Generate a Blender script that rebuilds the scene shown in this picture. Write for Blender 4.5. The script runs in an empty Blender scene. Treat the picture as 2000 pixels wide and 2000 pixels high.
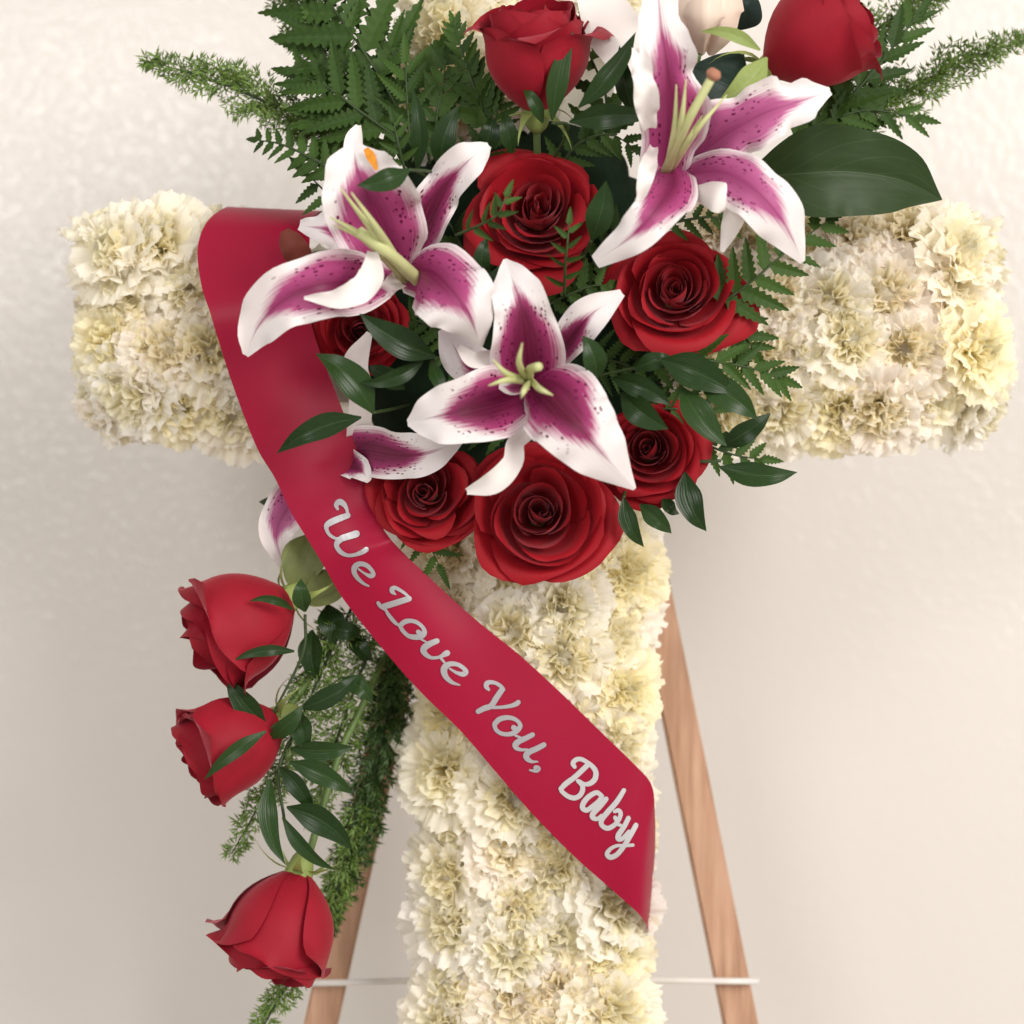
import bpy, bmesh, math, random
from mathutils import Vector, Matrix, Quaternion, noise as mnoise
from mathutils.bvhtree import BVHTree
R = math.radians
rng = random.Random(7)
scene = bpy.context.scene
COL = scene.collection

# ------------------------------------------------------------------ camera, light, exposure
S = 0.65 / 2000.0      # metres per photo pixel on the reference plane (front of the cross)
D = 1.25               # camera distance to that plane
ZC = 1.25              # camera height
cam_d = bpy.data.cameras.new('camera'); cam = bpy.data.objects.new('camera', cam_d); COL.objects.link(cam)
cam.location = (0, -D, ZC); cam.rotation_euler = (R(90), 0, 0)
cam_d.sensor_width = 36; cam_d.lens = 36 * D / 0.65; cam_d.clip_end = 50; cam_d.clip_start = 0.05
cam_d.dof.use_dof = True; cam_d.dof.focus_distance = D - 0.05; cam_d.dof.aperture_fstop = 3.6
scene.camera = cam
w = bpy.data.worlds.new('World'); scene.world = w; w.use_nodes = True
bg = w.node_tree.nodes['Background']; bg.inputs[0].default_value = (1.0, 0.975, 0.945, 1); bg.inputs[1].default_value = 0.74
def area(name, loc, target, size, power, color):
    l = bpy.data.lights.new(name, 'AREA'); l.shape = 'RECTANGLE'; l.size, l.size_y = size; l.energy = power; l.color = color
    o = bpy.data.objects.new(name, l); COL.objects.link(o); o.location = loc
    o.rotation_euler = (Vector(target) - Vector(loc)).to_track_quat('-Z', 'Y').to_euler(); return o
area('ceiling_lamp', (2.3, -2.9, 2.55), (0.05, 0.1, 1.15), (1.6, 1.6), 114, (1.0, 0.955, 0.915))
area('window_lamp', (-0.85, -2.3, 2.0), (-0.1, 0.3, 1.4), (0.6, 0.6), 14, (1.0, 0.97, 0.95))
scene.view_settings.view_transform = 'Standard'; scene.view_settings.look = 'None'
scene.view_settings.exposure = 0.14; scene.view_settings.gamma = 1.0
scene.cycles.max_bounces = 14; scene.cycles.diffuse_bounces = 10; scene.cycles.transparent_max_bounces = 8

# ------------------------------------------------------------------ helpers
def P(px, py, d=0.0):
    k = (D - d) / D
    return Vector(((px - 1000) * S * k, -d, ZC + (1000 - py) * S * k))
def W(wpx, d=0.0): return wpx * S * (D - d) / D
def axis(ax, ay, toward): return Vector((ax, -toward, -ay)).normalized()
def clamp(x, a=0.0, b=1.0): return max(a, min(b, x))
def cr(pts, t):
    """Catmull-Rom through pts (tuples/Vectors of any length), t in 0..1"""
    n = len(pts) - 1
    if n == 1: return [a + (b - a) * t for a, b in zip(pts[0], pts[1])]
    f = clamp(t) * n; i = min(int(f), n - 1); f -= i
    p1, p2 = pts[i], pts[i + 1]
    p0 = pts[i - 1] if i > 0 else [2 * a - b for a, b in zip(p1, p2)]
    p3 = pts[i + 2] if i + 2 <= n else [2 * b - a for a, b in zip(p1, p2)]
    return [0.5 * (2 * b + (c - a) * f + (2 * a - 5 * b + 4 * c - d) * f * f + (3 * b - a - 3 * c + d) * f ** 3)
            for a, b, c, d in zip(p0, p1, p2, p3)]

def tag(o, label=None, cat=None, group=None, kind=None):
    if label: o['label'] = label
    if cat: o['category'] = cat
    if group: o['group'] = group
    if kind: o['kind'] = kind
    return o
def empty(name, loc=(0, 0, 0), quat=None):
    o = bpy.data.objects.new(name, None); COL.objects.link(o); o.location = loc
    o.empty_display_size = 0.01
    if quat is not None: o.rotation_mode = 'QUATERNION'; o.rotation_quaternion = quat
    return o
def mkmesh(name, verts, faces, mat, uvs=None, smooth=True):
    me = bpy.data.meshes.new(name); me.from_pydata([tuple(v) for v in verts], [], faces)
    if uvs is not None:
        ul = me.uv_layers.new(name='UVMap')
        flat = []
        for l in me.loops: flat.extend(uvs[l.vertex_index])
        ul.data.foreach_set('uv', flat)
    if smooth: me.polygons.foreach_set('use_smooth', [True] * len(me.polygons))
    if mat: me.materials.append(mat)
    me.update(); return me
def link(name, me, parent=None):
    o = bpy.data.objects.new(name, me); COL.objects.link(o)
    if parent is not None: o.parent = parent
    return o
def grid_faces(nu, nv, off=0, closed=False):
    f = []
    for j in range(nv):
        for i in range(nu):
            a = off + j * (nu + 1) + i
            f.append((a, a + 1, a + nu + 2, a + nu + 1))
    return f
def tube(pts, radii, seg=8, n=16):
    """verts, faces of a swept tube through world points"""
    V = []; F = []; last = None
    for j in range(n + 1):
        t = j / n
        p = Vector(cr(pts, t)); q = Vector(cr(pts, min(1, t + .01))) - Vector(cr(pts, max(0, t - .01)))
        q.normalize()
        r = cr([(x,) for x in radii], t)[0]
        a = q.orthogonal().normalized() if last is None else (last - q * last.dot(q)).normalized()
        last = a; b = q.cross(a)
        for i in range(seg):
            th = 2 * math.pi * i / seg
            V.append(p + (a * math.cos(th) + b * math.sin(th)) * r)
    for j in range(n):
        for i in range(seg):
            F.append((j * seg + i, j * seg + (i + 1) % seg, (j + 1) * seg + (i + 1) % seg, (j + 1) * seg + i))
    F.append(tuple(range(seg - 1, -1, -1))); F.append(tuple(n * seg + i for i in range(seg)))
    return V, F
def tube_obj(name, pts, radii, mat, parent=None, origin=None, seg=8, n=14):
    V, F = tube(pts, radii, seg, n)
    if origin is not None: V = [v - origin for v in V]
    return link(name, mkmesh(name, V, F, mat), parent)

def blade(spine, hw, nu=10, nv=22, roll=0.0, cup=0.0, ruffle=0.0, freq=3.0, rib=0.0, ph=0.0, edge=0.0, offs=None):
    """leaf / tepal surface: spine [(px,py,d)], half widths in px"""
    pts = [P(*s) for s in spine]
    rolls = roll if isinstance(roll, (list, tuple)) else (roll, roll)
    V = []; UV = []
    for j in range(nv + 1):
        t = j / nv
        c = Vector(cr(pts, t)); T = Vector(cr(pts, min(1, t + .02))) - Vector(cr(pts, max(0, t - .02)))
        T.normalize()
        d = -c.y
        h = max(0.0, cr([(x,) for x in hw], t)[0]) * S * (D - d) / D
        N = Vector((0, -1, 0)); N = N - T * N.dot(T)
        N = N.normalized() if N.length > 1e-4 else T.orthogonal().normalized()
        Sd = T.cross(N).normalized()
        rr = cr([(x,) for x in rolls], t)[0]
        q = Quaternion(T, R(rr)); N = q @ N; Sd = q @ Sd
        for i in range(nu + 1):
            u = -1 + 2 * i / nu
            e = u * u
            wob = math.sin(freq * 6.283 * t + ph + (1.7 if u > 0 else 0)) + 0.5 * math.sin(freq * 11.1 * t + 2 * ph + u)
            amp = ruffle * S * e * abs(u) * math.sin(math.pi * clamp(t * 1.02))
            p = c + Sd * (u * h * (1 + edge * wob * 0.08)) + N * (cup * h * e + amp * wob) \
                - N * (rib * h * math.exp(-(u / 0.14) ** 2))
            V.append(p); UV.append(((u + 1) / 2, t))
    return V, grid_faces(nu, nv), UV
def blade_obj(name, mat, parent, origin, spine, hw, **k):
    V, F, UV = blade(spine, hw, **k)
    return link(name, mkmesh(name, [v - origin for v in V], F, mat, UV), parent)

# ------------------------------------------------------------------ materials
class NT:
    def __init__(s, name):
        s.m = bpy.data.materials.new(name); s.m.use_nodes = True
        s.t = s.m.node_tree; s.n = s.t.nodes; s.b = s.n['Principled BSDF']; s.out = s.n['Material Output']
    def node(s, ty, **kw):
        n = s.n.new(ty)
        for k, v in kw.items(): setattr(n, k, v)
        return n
    def put(s, inp, v):
        if isinstance(v, bpy.types.NodeSocket): s.t.links.new(v, inp)
        elif v is not None:
            if hasattr(inp.default_value, '__len__') and not hasattr(v, '__len__'): v = (v, v, v)
            inp.default_value = tuple(v) + ((1,) if hasattr(inp.default_value, '__len__') and len(inp.default_value) == 4 and len(v) == 3 else ()) if hasattr(v, '__len__') else v
    def math(s, op, a, b=None, c=None, clampit=False):
        n = s.node('ShaderNodeMath', operation=op, use_clamp=clampit)
        s.put(n.inputs[0], a); s.put(n.inputs[1], b) if b is not None else None
        if c is not None: s.put(n.inputs[2], c)
        return n.outputs[0]
    def mix(s, f, a, b, blend='MIX'):
        n = s.node('ShaderNodeMix', data_type='RGBA', blend_type=blend)
        s.put(n.inputs[0], f); s.put(n.inputs[6], a); s.put(n.inputs[7], b); return n.outputs[2]
    def ramp(s, f, stops):
        n = s.node('ShaderNodeValToRGB'); s.put(n.inputs[0], f); e = n.color_ramp.elements
        while len(e) < len(stops): e.new(0.5)
        for x, (p, c) in zip(e, stops):
            x.position = p; x.color = tuple(c) + (1,) if hasattr(c, '__len__') else (c, c, c, 1)
        return n.outputs[0]
    def noise(s, vec, scale, detail=3, rough=.5):
        n = s.node('ShaderNodeTexNoise'); s.put(n.inputs['Vector'], vec) if vec is not None else None
        n.inputs['Scale'].default_value = scale; n.inputs['Detail'].default_value = detail; n.inputs['Roughness'].default_value = rough
        return n.outputs[0]
    def uv(s):
        n = s.node('ShaderNodeUVMap'); sp = s.node('ShaderNodeSeparateXYZ'); s.t.links.new(n.outputs[0], sp.inputs[0])
        return n.outputs[0], sp.outputs[0], sp.outputs[1]
    def scalev(s, vec, sc):
        n = s.node('ShaderNodeVectorMath', operation='MULTIPLY'); s.put(n.inputs[0], vec); n.inputs[1].default_value = sc; return n.outputs[0]
    def obj(s): return s.node('ShaderNodeTexCoord').outputs['Object']
    def bump(s, h, strength, dist):
        n = s.node('ShaderNodeBump'); s.put(n.inputs['Height'], h); n.inputs['Strength'].default_value = strength; n.inputs['Distance'].default_value = dist
        s.t.links.new(n.outputs[0], s.b.inputs['Normal']); return n.outputs[0]
    def base(s, c, rough=.5, spec=.5, **kw):
        s.put(s.b.inputs['Base Color'], c); s.b.inputs['Roughness'].default_value = rough
        s.b.inputs['Specular IOR Level'].default_value = spec
        for k, v in kw.items(): s.put(s.b.inputs[k.replace('_', ' ')], v)
        s.col = c
    def translucent(s, f, tint=None):
        t = s.node('ShaderNodeBsdfTranslucent'); s.put(t.inputs[0], tint if tint is not None else s.col)
        mx = s.node('ShaderNodeMixShader'); mx.inputs[0].default_value = f
        s.t.links.new(s.b.outputs[0], mx.inputs[1]); s.t.links.new(t.outputs[0], mx.inputs[2])
        s.t.links.new(mx.outputs[0], s.out.inputs[0])

def mat_plain(name, c, rough=.5, spec=.5, var=.25, scale=60, tr=0, metal=0):
    n = NT(name); nz = n.noise(n.obj(), scale)
    c2 = tuple(x * (1 - var) for x in c); c3 = tuple(min(1, x * (1 + var)) for x in c)
    n.base(n.mix(nz, c2, c3), rough, spec); n.b.inputs['Metallic'].default_value = metal
    if tr: n.translucent(tr)
    return n.m
def mat_leaf(name, c, rough, var=.35, veins=0.0, pale=(.2, .3, .12), rib=.03, nve=9, tr=.12):
    n = NT(name); uvv, u, v = n.uv()
    a = n.math('ABSOLUTE', n.math('SUBTRACT', n.math('MULTIPLY', u, 2.0), 1.0))
    rnd = n.node('ShaderNodeObjectInfo').outputs['Random']
    nz = n.noise(n.scalev(uvv, (6, 14, 1)), 1.0, 4)
    f = n.math('ADD', n.math('MULTIPLY', rnd, .6), n.math('MULTIPLY', nz, .5), None, True)
    col = n.mix(f, tuple(x * (1 - var) for x in c), (c[0] * (1 + var) * 1.4, c[1] * (1 + var) * 1.15, c[2] * (1 + var)))
    ribm = n.math('SUBTRACT', 1.0, n.math('SMOOTH_MIN', n.math('DIVIDE', a, rib), 1.0, 0.2), None, True)
    m = ribm
    if veins:
        w_ = n.math('SUBTRACT', n.math('MULTIPLY', v, float(nve)), n.math('MULTIPLY', a, 2.3))
        fr = n.math('ABSOLUTE', n.math('SUBTRACT', n.math('FRACT', w_), .5))
        vm = n.math('SUBTRACT', 1.0, n.math('DIVIDE', fr, .045), None, True)
        m = n.math('MAXIMUM', ribm, n.math('MULTIPLY', vm, veins))
    col = n.mix(n.math('MULTIPLY', m, .35), col, pale)
    n.base(col, rough, .2)
    st = n.math('SINE', n.math('MULTIPLY', u, 60.0))
    n.bump(n.math('ADD', n.math('MULTIPLY', m, 1.0), n.math('MULTIPLY', st, .12)), .25, .0006)
    if tr: n.translucent(tr)
    return n.m
def mat_lily(name, mag, deep, edge_w, reach, white=(.82, .765, .755), spotc=(.14, .004, .05), spotw=.86, spot=1.0, deepk=1.0, cw=.52):
    n = NT(name); uvv, u, v = n.uv()
    rnd = n.node('ShaderNodeObjectInfo').outputs['Random']
    off = n.node('ShaderNodeCombineXYZ'); n.put(off.inputs[0], n.math('MULTIPLY', rnd, 50.0)); n.put(off.inputs[1], n.math('MULTIPLY', rnd, 31.0))
    add = n.node('ShaderNodeVectorMath', operation='ADD'); n.put(add.inputs[0], uvv); n.put(add.inputs[1], off.outputs[0]); uo = add.outputs[0]
    a = n.math('ABSOLUTE', n.math('SUBTRACT', n.math('MULTIPLY', u, 2.0), 1.0))
    streak = n.noise(n.scalev(uo, (34, 2.2, 1)), 1.0, 3, .6)
    blot = n.noise(n.scalev(uo, (5, 6, 1)), 1.0, 3)
    em = n.ramp(v, [(0, edge_w * .8), (.12, edge_w), (.42 * reach, edge_w), (.62 * reach, edge_w * .72), (.82 * reach, edge_w * .22), (reach, 0.0), (1, 0.0)])
    x = n.math('SUBTRACT', n.math('ADD', em, n.math('MULTIPLY', n.math('SUBTRACT', streak, .5), .55)), a)
    x = n.math('ADD', x, n.math('MULTIPLY', n.math('SUBTRACT', blot, .5), .25))
    gate = n.math('MULTIPLY', n.math('SUBTRACT', reach + .02, v), 9.0, None, True)
    m = n.math('MULTIPLY', n.math('MULTIPLY', n.math('ADD', x, .02), 3.0, None, True), gate)
    cen = n.math('MULTIPLY', n.math('SUBTRACT', n.math('MULTIPLY', em, cw), a), 2.4, None, True)
    cen = n.math('MULTIPLY', cen, n.ramp(v, [(0, .55 * deepk), (.2, .9 * deepk), (.5, 1.0 * deepk), (.9, .5 * deepk)]))
    cen = n.math('MULTIPLY', cen, n.math('ADD', .45, n.math('MULTIPLY', streak, .9)), None, True)
    pink = n.mix(cen, mag, deep)
    col = n.mix(m, n.mix(blot, white, tuple(x * .93 for x in white)), pink)
    ribm = n.math('MULTIPLY', n.math('SUBTRACT', 1.0, n.math('DIVIDE', a, .05), None, True), n.ramp(v, [(0, .9), (reach * .9, .85), (min(.99, reach + .06), 0.0)]))
    col = n.mix(n.math('MULTIPLY', ribm, .7), col, deep)
    vo = n.node('ShaderNodeTexVoronoi'); vo.inputs['Randomness'].default_value = .85
    n.put(vo.inputs['Vector'], n.scalev(uo, (16, 26, 1))); vo.inputs['Scale'].default_value = 1.0
    keep = n.math('GREATER_THAN', n.node('ShaderNodeSeparateColor').outputs[0], .10)
    n.t.links.new(vo.outputs['Color'], n.n[-1].inputs[0]) if False else None
    sc = [q for q in n.n if q.bl_idname == 'ShaderNodeSeparateColor'][-1]; n.t.links.new(vo.outputs['Color'], sc.inputs[0])
    sp = n.math('MULTIPLY', n.math('SUBTRACT', .34, vo.outputs['Distance']), 12.0, None, True)
    side = n.math('MULTIPLY', n.math('SUBTRACT', a, .16), 5.0, None, True)
    side = n.math('MULTIPLY', side, n.math('MULTIPLY', n.math('SUBTRACT', spotw, a), 9.0, None, True))
    vm = n.ramp(v, [(0, 1), (.50, 1), (.66, 0.0), (1, 0)])
    sp = n.math('MULTIPLY', n.math('MULTIPLY', n.math('MULTIPLY', sp, side), vm), n.math('MULTIPLY', keep, spot))
    col = n.mix(sp, col, spotc)
    n.base(col, .5, .35)
    lines = n.math('SINE', n.math('MULTIPLY', u, 70.0))
    n.bump(n.math('ADD', n.math('MULTIPLY', sp, .8), n.math('ADD', n.math('MULTIPLY', lines, .03), n.math('MULTIPLY', streak, .10))), .35, .0008)
    n.translucent(.16); return n.m

def mat_rose(name, c, dark, lo=.5):
    n = NT(name); uvv, u, v = n.uv()
    nz = n.noise(n.scalev(uvv, (5, 3, 1)), 1.0, 4); st = n.noise(n.scalev(uvv, (60, 3, 1)), 1.0, 2)
    col = n.mix(nz, c, dark)
    col = n.mix(n.ramp(v, [(0, .0), (.93, 0), (1, .55)]), col, dark)
    n.base(col, .62, .22); n.put(n.b.inputs['Sheen Weight'], .25); n.put(n.b.inputs['Sheen Roughness'], .4); n.put(n.b.inputs['Sheen Tint'], (1, .35, .4))
    n.bump(n.math('ADD', n.math('MULTIPLY', st, .5), nz), .22, .0007)
    n.translucent(.10); return n.m
def mat_carn(name, inner):
    n = NT(name); uvv, u, v = n.uv()
    oc = n.node('ShaderNodeObjectInfo').outputs['Color']
    nz = n.noise(n.scalev(uvv, (3, 3, 1)), 1.0, 3)
    yel = n.mix(nz, (.985, .92, .60), (.985, .945, .76))
    f = n.ramp(v, [(0, .0), (.2, .2), (.6, .9 if not inner else .6), (1, 1.0 if not inner else .78)])
    n.base(n.mix(f, yel, oc), .65, .25)
    n.bump(n.noise(n.scalev(uvv, (40, 4, 1)), 1.0, 2), .2, .0006)
    n.translucent(.5); return n.m

M = {}
M['rose'] = mat_rose('rose_red', (.385, .007, .015), (.25, .004, .009))
M['rose_pink'] = mat_rose('rose_crimson', (.35, .008, .024), (.23, .004, .012))
M['lily_dark'] = mat_lily('lily_dark', (.38, .040, .16), (.11, .003, .028), .96, .82, cw=.72)
M['lily_mid'] = mat_lily('lily_mid', (.39, .056, .185), (.15, .006, .05), .98, .92)
M['lily_pale'] = mat_lily('lily_pale', (.45, .10, .255), (.23, .02, .10), .96, .95, white=(.84, .77, .76), deepk=.75)
M['lily_white'] = mat_plain('lily_white', (.84, .79, .75), .5, .35, .05, 40, .16)
M['filament'] = mat_plain('filament_green', (.50, .52, .24), .45, .4, .15, 80)
M['stigma'] = mat_plain('stigma_brown', (.36, .16, .10), .7, .3, .3, 200)
M['withered'] = mat_plain('withered_petal', (.20, .045, .03), .6, .3, .3, 90, .2)
M['pollen'] = mat_plain('pollen_orange', (.62, .24, .03), .9, .1, .3, 300)
M['bud'] = mat_plain('bud_pink', (.74, .60, .49), .5, .35, .14, 30, .1)
M['ruscus'] = mat_leaf('ruscus_leaf', (.013, .036, .009), .27, .4, 0, (.10, .18, .06), .04)
M['fern'] = mat_leaf('fern_leaf', (.026, .064, .011), .55, .45, .6, (.07, .15, .05), .06, 9)
M['salal'] = mat_leaf('salal_leaf', (.017, .038, .012), .45, .3, .30, (.14, .20, .10), .016, 4)
M['teal'] = mat_leaf('teal_leaf', (.018, .040, .032), .4, .2, .3, (.06, .1, .08), .03, 5)
M['olive'] = mat_leaf('olive_leaf', (.12, .155, .055), .5, .2, .5, (.22, .28, .12), .03, 6)
M['sepal'] = mat_leaf('sepal_green', (.22, .31, .10), .5, .25, 0, (.4, .5, .25), .05)
M['needle'] = mat_plain('foxtail_green', (.14, .225, .045), .5, .3, .45, 25, .1)
M['needle_dark'] = mat_plain('foxtail_dark_green', (.050, .10, .020), .5, .3, .45, 25, .1)
M['stem'] = mat_plain('stem_green', (.10, .16, .04), .5, .4, .3, 60)
M['twig'] = mat_plain('twig_green', (.035, .06, .018), .5, .3, .3, 60)
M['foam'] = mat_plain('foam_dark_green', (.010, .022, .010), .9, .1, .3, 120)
M['foam_white'] = mat_plain('foam_white', (.74, .72, .62), .9, .1, .08, 120)
M['carn_out'] = mat_carn('carnation_petal', False)
M['carn_in'] = mat_carn('carnation_heart', True)
M['letter'] = mat_plain('silver_foil', (.36, .35, .36), .36, .5, .08, 60, 0, .5)
M['letter_lit'] = mat_plain('silver_foil_lit', (.50, .485, .485), .36, .5, .06, 60, 0, .4)  # same silver foil, its brighter reflection painted into the base colour
M['rail'] = mat_plain('clear_rail', (.78, .74, .70), .3, .5, .05, 40)
M['rail'].node_tree.nodes['Principled BSDF'].inputs['Transmission Weight'].default_value = .15
def mat_ribbon():
    n = NT('satin_ribbon'); uvv, u, v = n.uv()
    weave = n.noise(n.scalev(uvv, (60, 900, 1)), 1.0, 1)
    ob = n.obj(); cl = n.noise(ob, 14, 2)
    n.base(n.mix(cl, (.26, .003, .024), (.31, .005, .032)), .40, .17)
    n.put(n.b.inputs['Sheen Weight'], .06); n.put(n.b.inputs['Sheen Roughness'], .35); n.put(n.b.inputs['Sheen Tint'], (1, .25, .45))
    n.put(n.b.inputs['Anisotropic'], .5)
    n.bump(n.math('ADD', n.math('MULTIPLY', weave, .22), n.math('MULTIPLY', n.noise(ob, 9, 1), 5.0)), .25, .0010)
    return n.m
M['ribbon'] = mat_ribbon()
def mat_wood():
    n = NT('easel_wood'); ob = n.obj()
    g = n.noise(n.scalev(ob, (140, 140, 6)), 1.0, 5, .65)
    kn = n.noise(n.scalev(ob, (25, 25, 9)), 1.0, 2)
    c = n.ramp(g, [(.25, (.29, .155, .092)), (.5, (.46, .27, .175)), (.75, (.56, .36, .25))])
    c = n.mix(n.ramp(kn, [(.58, 0.0), (.72, .7)]), c, (.27, .14, .085))
    n.base(c, .6, .3); n.bump(g, .5, .0010); return n.m
M['wood'] = mat_wood()
def mat_wall():
    n = NT('wall_plaster'); ob = n.obj()
    a = n.noise(ob, 120, 2, .5); b = n.noise(ob, 45, 2, .5); big = n.noise(ob, 1.6, 3)
    n.base(n.mix(big, (.615, .577, .533), (.675, .633, .588)), .5, .3)
    n.put(n.b.inputs['Coat Weight'], .36); n.put(n.b.inputs['Coat Roughness'], .10)
    h = n.math('ADD', n.ramp(a, [(.42, 0), (.66, 1)]), n.math('MULTIPLY', b, .5))
    nr = n.bump(h, .12, .0010); bp = n.node('ShaderNodeBump'); n.put(bp.inputs['Height'], h); bp.inputs['Strength'].default_value = .45; bp.inputs['Distance'].default_value = .0010
    n.t.links.new(bp.outputs[0], n.b.inputs['Coat Normal'])
    return n.m
M['wall'] = mat_wall()
M['floor'] = mat_plain('floor_tile', (.45, .42, .38), .5, .4, .1, 8)

# ------------------------------------------------------------------ setting
def box(V, F, x0, x1, y0, y1, z0, z1):
    o = len(V)
    V += [Vector(p) for p in ((x0, y0, z0), (x1, y0, z0), (x1, y1, z0), (x0, y1, z0), (x0, y0, z1), (x1, y0, z1), (x1, y1, z1), (x0, y1, z1))]
    F += [tuple(o + i for i in f) for f in ((3, 2, 1, 0), (4, 5, 6, 7), (0, 1, 5, 4), (1, 2, 6, 5), (2, 3, 7, 6), (3, 0, 4, 7))]
V, F = [], []; box(V, F, -2.6, 2.6, .36, .44, 0, 2.9)
tag(link('wall', mkmesh('wall', V, F, M['wall'], smooth=False)), kind='structure')
V, F = [], []; box(V, F, -2.6, 2.6, -3.2, .36, -.06, 0)
tag(link('floor', mkmesh('floor', V, F, M['floor'], smooth=False)), kind='structure')

# ------------------------------------------------------------------ easel
easel = tag(empty('easel', (0, .12, 0)), 'pinkish wooden easel standing behind the flower cross against the wall', 'easel')
eo = Vector((0, .12, 0))
def beam(name, a, b, w_, dpt, mat, parent, origin):
    a, b = Vector(a), Vector(b); T = (b - a).normalized(); Yd = Vector((0, 1, 0)); Yd = (Yd - T * Yd.dot(T)).normalized(); X = T.cross(Yd)
    bm = bmesh.new()
    vs = []
    for p in (a, b):
        for sx, sy in ((-1, -1), (1, -1), (1, 1), (-1, 1)): vs.append(bm.verts.new(p + X * sx * w_ / 2 + Yd * sy * dpt / 2 - origin))
    for f in ((0, 1, 2, 3), (7, 6, 5, 4), (0, 4, 5, 1), (1, 5, 6, 2), (2, 6, 7, 3), (3, 7, 4, 0)): bm.faces.new([vs[i] for i in f])
    bmesh.ops.recalc_face_normals(bm, faces=bm.faces)
    bmesh.ops.bevel(bm, geom=list(bm.edges), offset=.0015, segments=2, affect='EDGES')
    me = bpy.data.meshes.new(name); bm.to_mesh(me); bm.free(); me.materials.append(mat)
    return link(name, me, parent)
def ext(p, q, z):
    t = (z - p.z) / (q.z - p.z); return p + (q - p) * t
la, lb = P(737, 1500, -.115), P(627, 2000, -.105)
ra, rb = P(1336, 1450, -.115), P(1446, 2000, -.105)
beam('leg', ext(la, lb, 1.50), ext(la, lb, .0), W(64, -.11), .018, M['wood'], easel, eo)
beam('leg', ext(ra, rb, 1.50), ext(ra, rb, .0), W(66, -.11), .018, M['wood'], easel, eo)
beam('leg', (.012, .15, 1.50), (.012, .32, 0), .02, .018, M['wood'], easel, eo)
beam('top_block', (-.03, .139, 1.485), (.06, .139, 1.485), .03, .02, M['wood'], easel, eo)
tube_obj('rail', [P(596, 1921, -.088), P(1000, 1912, -.088), P(1482, 1917, -.088)], [W(7)] * 3, M['rail'], easel, eo)

# ------------------------------------------------------------------ foam cross
fo = P(1040, 700, -.06)
foam = tag(empty('foam_cross', fo), 'foam cross covered by the white carnations with a dark green foam cage under the bouquet', 'foam cross')
def pxbox(V, F, x0, x1, y0, y1, d0, d1):
    a, b = P(x0, y1, (d0 + d1) / 2), P(x1, y0, (d0 + d1) / 2); box(V, F, a.x - fo.x, b.x - fo.x, -d1 - fo.y, -d0 - fo.y, a.z - fo.z, b.z - fo.z)
V, F = [], []; pxbox(V, F, 903, 1195, -150, 2150, -.088, -.036); link('upright', mkmesh('upright', V, F, M['foam_white'], smooth=False), foam)
V, F = [], []; pxbox(V, F, 228, 902, 495, 790, -.086, -.037); pxbox(V, F, 1196, 1870, 495, 790, -.086, -.037); link('crossbar', mkmesh('crossbar', V, F, M['foam_white'], smooth=False), foam)
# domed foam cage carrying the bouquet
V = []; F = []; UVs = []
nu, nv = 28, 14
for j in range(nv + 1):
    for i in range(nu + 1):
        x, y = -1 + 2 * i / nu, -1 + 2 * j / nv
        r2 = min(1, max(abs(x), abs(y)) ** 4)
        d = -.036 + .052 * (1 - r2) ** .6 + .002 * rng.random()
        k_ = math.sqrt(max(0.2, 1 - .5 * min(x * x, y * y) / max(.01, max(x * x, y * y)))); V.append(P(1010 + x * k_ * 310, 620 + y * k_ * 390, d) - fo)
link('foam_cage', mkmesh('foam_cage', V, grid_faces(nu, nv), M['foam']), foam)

# ------------------------------------------------------------------ carnations
def carn_petal(phi, L, Wd, th0, th1, ruf, seed, nu=22, nv=8, r0=.0015, z0=0.0):
    rr = random.Random(seed); V = []; UV = []
    k1, k2, p1, p2 = rr.uniform(1.6, 2.8), rr.uniform(4, 6.5), rr.uniform(0, 6.28), rr.uniform(0, 6.28)
    sk = rr.uniform(-.25, .25); nt = rr.choice((13, 15, 17))
    er = Vector((math.cos(phi), math.sin(phi), 0)); et = Vector((-math.sin(phi), math.cos(phi), 0))
    r = r0; z = z0
    path = []
    for j in range(nv + 1):
        v = j / nv; th = R(th0 + (th1 - th0) * v ** 1.3); path.append((r, z, th)); r += math.cos(th) * L / nv; z += math.sin(th) * L / nv
    for j in range(nv + 1):
        v = j / nv; pr, pz, th = path[j]
        nrm = er * (-math.sin(th)) + Vector((0, 0, math.cos(th))); tan = er * math.cos(th) + Vector((0, 0, math.sin(th)))
        wv = Wd * (.10 + .90 * v ** .75)
        for i in range(nu + 1):
            u = -1 + 2 * i / nu
            tooth = ((i * nt / nu) % 1.0 - .5) * .07 + rr.uniform(-.04, .04) if j == nv else 0
            drop = -.16 * u * u * v
            a = ruf * v ** 1.6 * (math.sin(k1 * math.pi * u + p1) + .45 * math.sin(k2 * math.pi * u + p2 + v * 2))
            p = er * pr + Vector((0, 0, pz)) + et * (u * wv + sk * Wd * v) + nrm * a + tan * ((tooth + drop) * L)
            V.append(p); UV.append(((u + 1) / 2, v))
    return V, grid_faces(nu, nv), UV
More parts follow.
